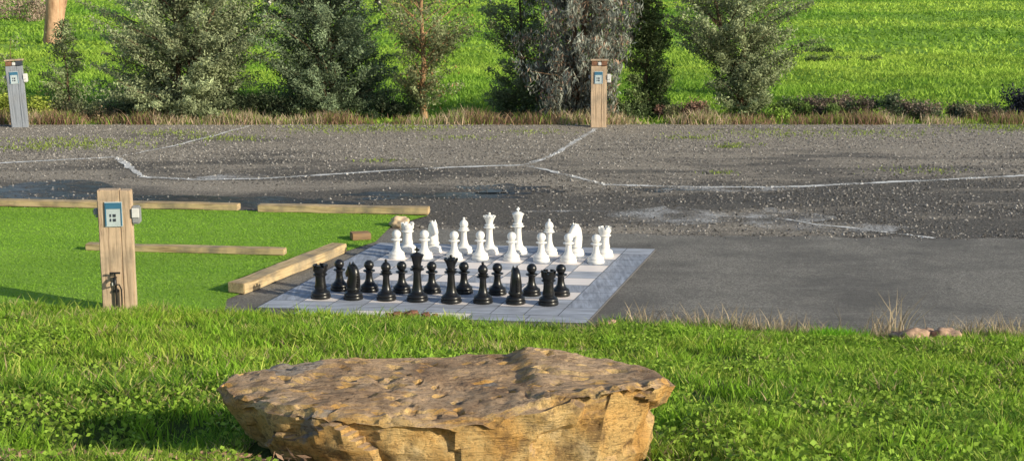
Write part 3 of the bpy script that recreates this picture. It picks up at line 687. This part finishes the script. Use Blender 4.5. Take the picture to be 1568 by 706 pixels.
# ---------------------------------------------------------------- trees: limbs carry sprays of foliage
def tree(name, x, y, h, r, z0, nbr, per, col, leaf=(.07, .03), droop=0.0, trunk=.09, bark=BARK, sd=.11, taper='round', col2=None, c2f=0.0, rise=.55, stems=1):
    z = tz(x, y)-.05; e = empty(name, (x, y, z)); parts = []; m = 7; trunks = []
    for s in range(stems):
        tp_ = [(0, 0, 0)]; dx = random.uniform(-.10, .10)*(stems > 1)*r; dy = random.uniform(-.08, .08)*(stems > 1)*r
        for i in range(1, m+1): tp_.append((tp_[-1][0]+dx+random.uniform(-.06, .06), tp_[-1][1]+dy+random.uniform(-.06, .06), h*.92*i/m))
        trunks.append(tp_); parts.append(tube(tp_, [trunk*(1-.85*i/m)*(1.25 if i == 0 else 1)*(.75 if stems > 1 else 1) for i in range(m+1)], 9))
    Cs_ = []; Bs = []; Ts = []
    for b in range(nbr):
        t = R.random()**1.1; zt = z0+(h-z0)*t
        if taper == 'round': pr = (0.60+0.40*math.sin(math.pi*min(1, t*1.15+.12)))*(1 if t < .8 else max(.15, (1-t)/.2))
        elif taper == 'cone': pr = 1-.85*t
        else: pr = (0.40+0.60*min(1, t*2.2))*(1 if t < .8 else max(.15, (1-t)/.2))
        a = R.random()*2*math.pi; L = r*pr*(.45+.65*R.random())*(1+.6*noise.noise(Vector((math.cos(a)*1.3+x, math.sin(a)*1.3, zt*.9))))
        zs = max(.12, zt-rise*L-.1); tk = trunks[R.integers(0, stems)]; fi = min(m-.001, zs/(h*.92)*m); i0 = int(fi); fr = fi-i0
        s0 = np.array([tk[i0][j]*(1-fr)+tk[i0+1][j]*fr for j in range(3)]); tip = np.array([s0[0]+L*math.cos(a), s0[1]+L*math.sin(a), zt])
        md = (s0+tip)/2+np.array([0, 0, .08*L])+R.normal(size=3)*.04; rr = trunk*.22
        if b % 3 == 0: parts.append(tube([tuple(s0), tuple(md), tuple(tip)], [rr, rr*.6, rr*.2], 5))
        k_ = int(per*(.5+R.random())*(.5+L/r)); q = (.28+.72*R.random(k_)**.8)[:, None]; c_ = (1-q)**2*s0+2*q*(1-q)*md+q*q*tip
        w_ = sd*(1.15-.65*q)*(1+.6*(R.random()-.5)); o_ = R.normal(size=(k_, 3))*w_*np.array([1.1, 1.1, .75]); o_[:, 2] -= droop*np.abs(R.normal(size=k_))*.35
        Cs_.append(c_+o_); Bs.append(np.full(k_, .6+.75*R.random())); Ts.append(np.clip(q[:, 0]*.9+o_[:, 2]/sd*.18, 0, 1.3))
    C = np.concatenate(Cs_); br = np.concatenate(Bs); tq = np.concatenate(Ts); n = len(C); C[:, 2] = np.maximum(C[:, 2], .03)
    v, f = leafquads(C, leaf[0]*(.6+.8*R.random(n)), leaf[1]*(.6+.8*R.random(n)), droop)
    br = br*(.7+.6*R.random(n))*(.55+.75*tq); c = np.array(col)[None]*br[:, None]  # crown shading painted into leaf colour: dark inside, lit tips lighter
    if col2 is not None: c = np.where((R.random(n) < c2f)[:, None], np.array(col2)[None]*br[:, None], c)
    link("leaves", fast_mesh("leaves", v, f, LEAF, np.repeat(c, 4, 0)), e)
    V, Fc = merge(parts); link("trunk", pymesh("trunk", V, Fc, bark), e)
    return e
def at(u, d): return ((u-784)*(d*.983+.77)/F, d)
GW = (0.30, 0.35, 0.19); LW = (.085, .034)
tree("wattle_tree", *at(275, 38.0), 4.8, 2.3, .15, 520, 150, GW, LW, .1, .11, stems=3)
tree("wattle_tree", *at(508, 38.4), 4.4, 2.0, .1, 420, 150, (0.18, 0.24, 0.135), LW, .1, .10, stems=3)
tree("wattle_tree", *at(650, 37.6), 5.4, 1.35, .6, 170, 105, (0.25, 0.29, 0.14), (.085, .030), .2, .085, bark=bark_mat("bark_tan", (.22, .12, .06), (.52, .33, .19)), taper='vase', col2=(.42, .22, .11), c2f=.06)
tree("wattle_tree", *at(805, 38.6), 4.6, 1.05, .3, 150, 120, (0.22, 0.27, 0.14), LW, .1, .07)
tree("eucalyptus_tree", *at(875, 37.5), 6.2, 1.45, .2, 260, 130, (0.32, 0.35, 0.30), (.16, .034), .8, .12, bark=BARK, sd=.11, col2=(.38, .26, .19), c2f=.18, rise=.25, stems=3)
tree("cypress_tree", *at(990, 38.4), 3.9, .95, .15, 190, 120, (0.14, 0.19, 0.07), (.08, .034), 0, .07, taper='cone')
tree("wattle_tree", *at(1142, 37.8), 5.2, 1.65, .3, 300, 140, (0.29, 0.34, 0.18), LW, .1, .10, taper='vase', stems=2)
tree("wattle_sapling", *at(112, 37.5), 2.6, .6, .4, 50, 70, (0.24, 0.29, 0.14), LW, .1, .04)
tree("wattle_sapling", *at(22, 37.6), 2.4, .5, .6, 26, 40, (0.25, 0.30, 0.15), (.08, .03), .1, .03)
tree("wattle_tree", *at(-110, 38.5), 5.2, 1.7, .3, 200, 110, GW, LW, .1, .1)
tree("wattle_tree", *at(1730, 38.5), 5.2, 1.6, .3, 180, 110, GW, LW, .1, .1)
tree("eucalyptus_tree", *at(80, 69), 11, 4.0, 4.2, 150, 130, (0.18, 0.20, 0.11), (.25, .06), .6, .46, bark=BARKO, sd=.4, rise=.4, stems=2)
def shrub(name, u, d, rx, h, n, col, leaf=(.075, .034), ry=.4, col2=None):
    x, y = at(u, d); e_z = tz(x, y); m = 14+int(rx*8); cen = np.stack([x+R.uniform(-rx, rx, m), y+R.uniform(-ry, ry, m), e_z+h*R.uniform(.1, .75, m)], 1)
    idx = R.integers(0, m, n); C = cen[idx]+R.normal(size=(n, 3))*np.array([.16, .14, .14])*max(h, .5); C[:, 2] = np.maximum(C[:, 2], e_z+.02)
    v, f = leafquads(C, leaf[0]*(.6+.8*R.random(n)), leaf[1]*(.6+.8*R.random(n))); br = (.5+R.random(m))[idx]*(.6+.8*R.random(n)); c = np.array(col)[None]*br[:, None]
    if col2 is not None: c = np.where((R.random(m) < .4)[idx][:, None], np.array(col2)[None]*br[:, None], c)
    k0 = 24; parts = [tube([(cen[i % m][0], cen[i % m][1], e_z-.03), tuple(cen[i % m]+R.normal(size=3)*.05+np.array([0, 0, .15*h]))], [.012, .004], 5) for i in range(k0)]
    e = empty(name, (0, 0, 0)); link("leaves", fast_mesh("leaves", v, f, LEAF, np.repeat(c, 4, 0)), e); V, Fc = merge(parts); link("stems", pymesh("stems", V, Fc, BARK), e)
shrub("shrub", 25, 37.2, .75, .75, 7000, (0.38, 0.46, 0.08)); shrub("shrub", 110, 37.3, .5, .6, 4000, (0.29, 0.32, 0.17), col2=(.42, .36, .23))
shrub("shrub", 160, 37.2, .4, .5, 2500, (0.18, 0.21, 0.10), col2=(.36, .27, .17)); shrub("shrub", 1300, 37.6, 1.9, .68, 12000, (0.09, 0.12, 0.065), ry=.5, col2=(.18, .14, .11))
shrub("shrub", 1230, 37.2, .7, .5, 4000, (0.16, 0.24, 0.06)); shrub("shrub", 1050, 37.4, .6, .5, 5000, (0.19, 0.20, 0.10), col2=(.32, .19, .14)); shrub("shrub", 1440, 37.8, .9, .55, 5500, (0.10, 0.13, 0.07), col2=(.22, .18, .12))
shrub("shrub", 965, 37.2, .4, .6, 3500, (0.09, 0.13, 0.05)); shrub("shrub", 400, 37.6, 1.1, .7, 8000, (0.09, 0.12, 0.06)); shrub("shrub", 740, 37.5, .7, .3, 3000, (0.19, 0.24, 0.07), col2=(.38, .23, .16))
shrub("shrub", 1565, 37.4, .3, .9, 4000, (0.04, 0.045, 0.06)); shrub("shrub", 1500, 37.4, .5, .45, 3000, (0.30, 0.26, 0.17)); shrub("shrub", 1195, 37.0, .15, .35, 900, (0.30, 0.46, 0.07)); shrub("shrub", 570, 37.8, 1.0, .6, 6000, (0.07, 0.10, 0.05))
shrub("shrub", 215, 37.4, .9, .45, 5000, (0.08, 0.11, 0.05)); shrub("shrub", 320, 37.4, .9, .45, 5000, (0.09, 0.12, 0.06)); shrub("shrub", 480, 37.4, .9, .45, 5000, (0.08, 0.11, 0.05)); 
shrub("shrub", 20, 92, 2.5, 1.6, 5000, (0.40, 0.30, 0.24), (.14, .07), 1.5, (.40, .37, .24)); shrub("reed_clump", 1300, 58, 1.6, .12, 2500, (0.14, 0.20, 0.06), (.12, .03), .5); shrub("reed_clump", 1255, 62, .5, .22, 1000, (0.13, 0.19, 0.06), (.12, .03), .4)

# ---------------------------------------------------------------- cows
k = M("cow_hide", .7, .2); f = k.noise(k.obj(), 1.6, 2, .4); k.color(k.ramp(f, [(0.50, (.015, .013, .012)), (0.53, (.6, .57, .52))])); HIDE = k.m
def cow(u, d, rot):
    vs = [(0, 0, 1.05), (.45, 0, 1.08), (.85, 0, 1.12), (1.1, 0, 1.2), (1.35, 0, .95), (1.5, 0, .62), (1.62, 0, .38),
          (-.5, 0, 1.08), (-.8, 0, 1.15), (-.95, 0, 1.05), (-1.0, 0, .55)]
    rd = [.36, .36, .33, .22, .17, .14, .09, .36, .28, .04, .03]; ed = [(0, 1), (1, 2), (2, 3), (3, 4), (4, 5), (5, 6), (0, 7), (7, 8), (8, 9), (9, 10)]
    def leg(root, pts, rr):
        pv = root
        for p_, r_ in zip(pts, rr): vs.append(p_); rd.append(r_); ed.append((pv, len(vs)-1)); pv = len(vs)-1
    for s in (-1, 1):
        leg(2, [(.78, s*.2, .8), (.80, s*.2, .42), (.78, s*.2, .08), (.82, s*.2, .02)], [.14, .07, .05, .06])
        leg(8, [(-.68, s*.2, .85), (-.60, s*.2, .65), (-.82, s*.2, .45), (-.78, s*.2, .08), (-.74, s*.2, .02)], [.19, .12, .065, .05, .06])
        leg(5, [(1.42, s*.17, .70)], [.04])
    bm = bmesh.new(); ly = bm.verts.layers.skin.verify(); bv = []
    for i, p_ in enumerate(vs):
        q = bm.verts.new(p_); q[ly].radius = (rd[i], rd[i]); q[ly].use_root = (i == 0); bv.append(q)
    for a_, b_ in ed: bm.edges.new((bv[a_], bv[b_]))
    me = bpy.data.meshes.new("cow"); bm.to_mesh(me); bm.free(); me.materials.append(HIDE); o = link("cow", me)
    sk = o.modifiers.new("skin", 'SKIN'); sk.use_smooth_shade = True
    sb = o.modifiers.new("sub", 'SUBSURF'); sb.levels = 2; sb.render_levels = 2
    x, y = at(u, d); o.location = (x, y, tz(x, y)); o.rotation_euler = (0, 0, rot)
for (u, d, r_) in [(428, 98, .2), (565, 106, 2.9), (735, 116, .1)]: cow(u, d, r_)
x, y = at(432, 94)
pts = [(x+1.6*math.cos(a)*(1+.3*math.sin(3*a)), y+2.2*math.sin(a)) for a in [2*math.pi*i/24 for i in range(24)]]
flatpoly("dirt_patch", pts, max(tz(px_, py_) for px_, py_ in pts)+.03, plain("bare_dirt", (.42, .30, .24), .95, .1, .25, 3))
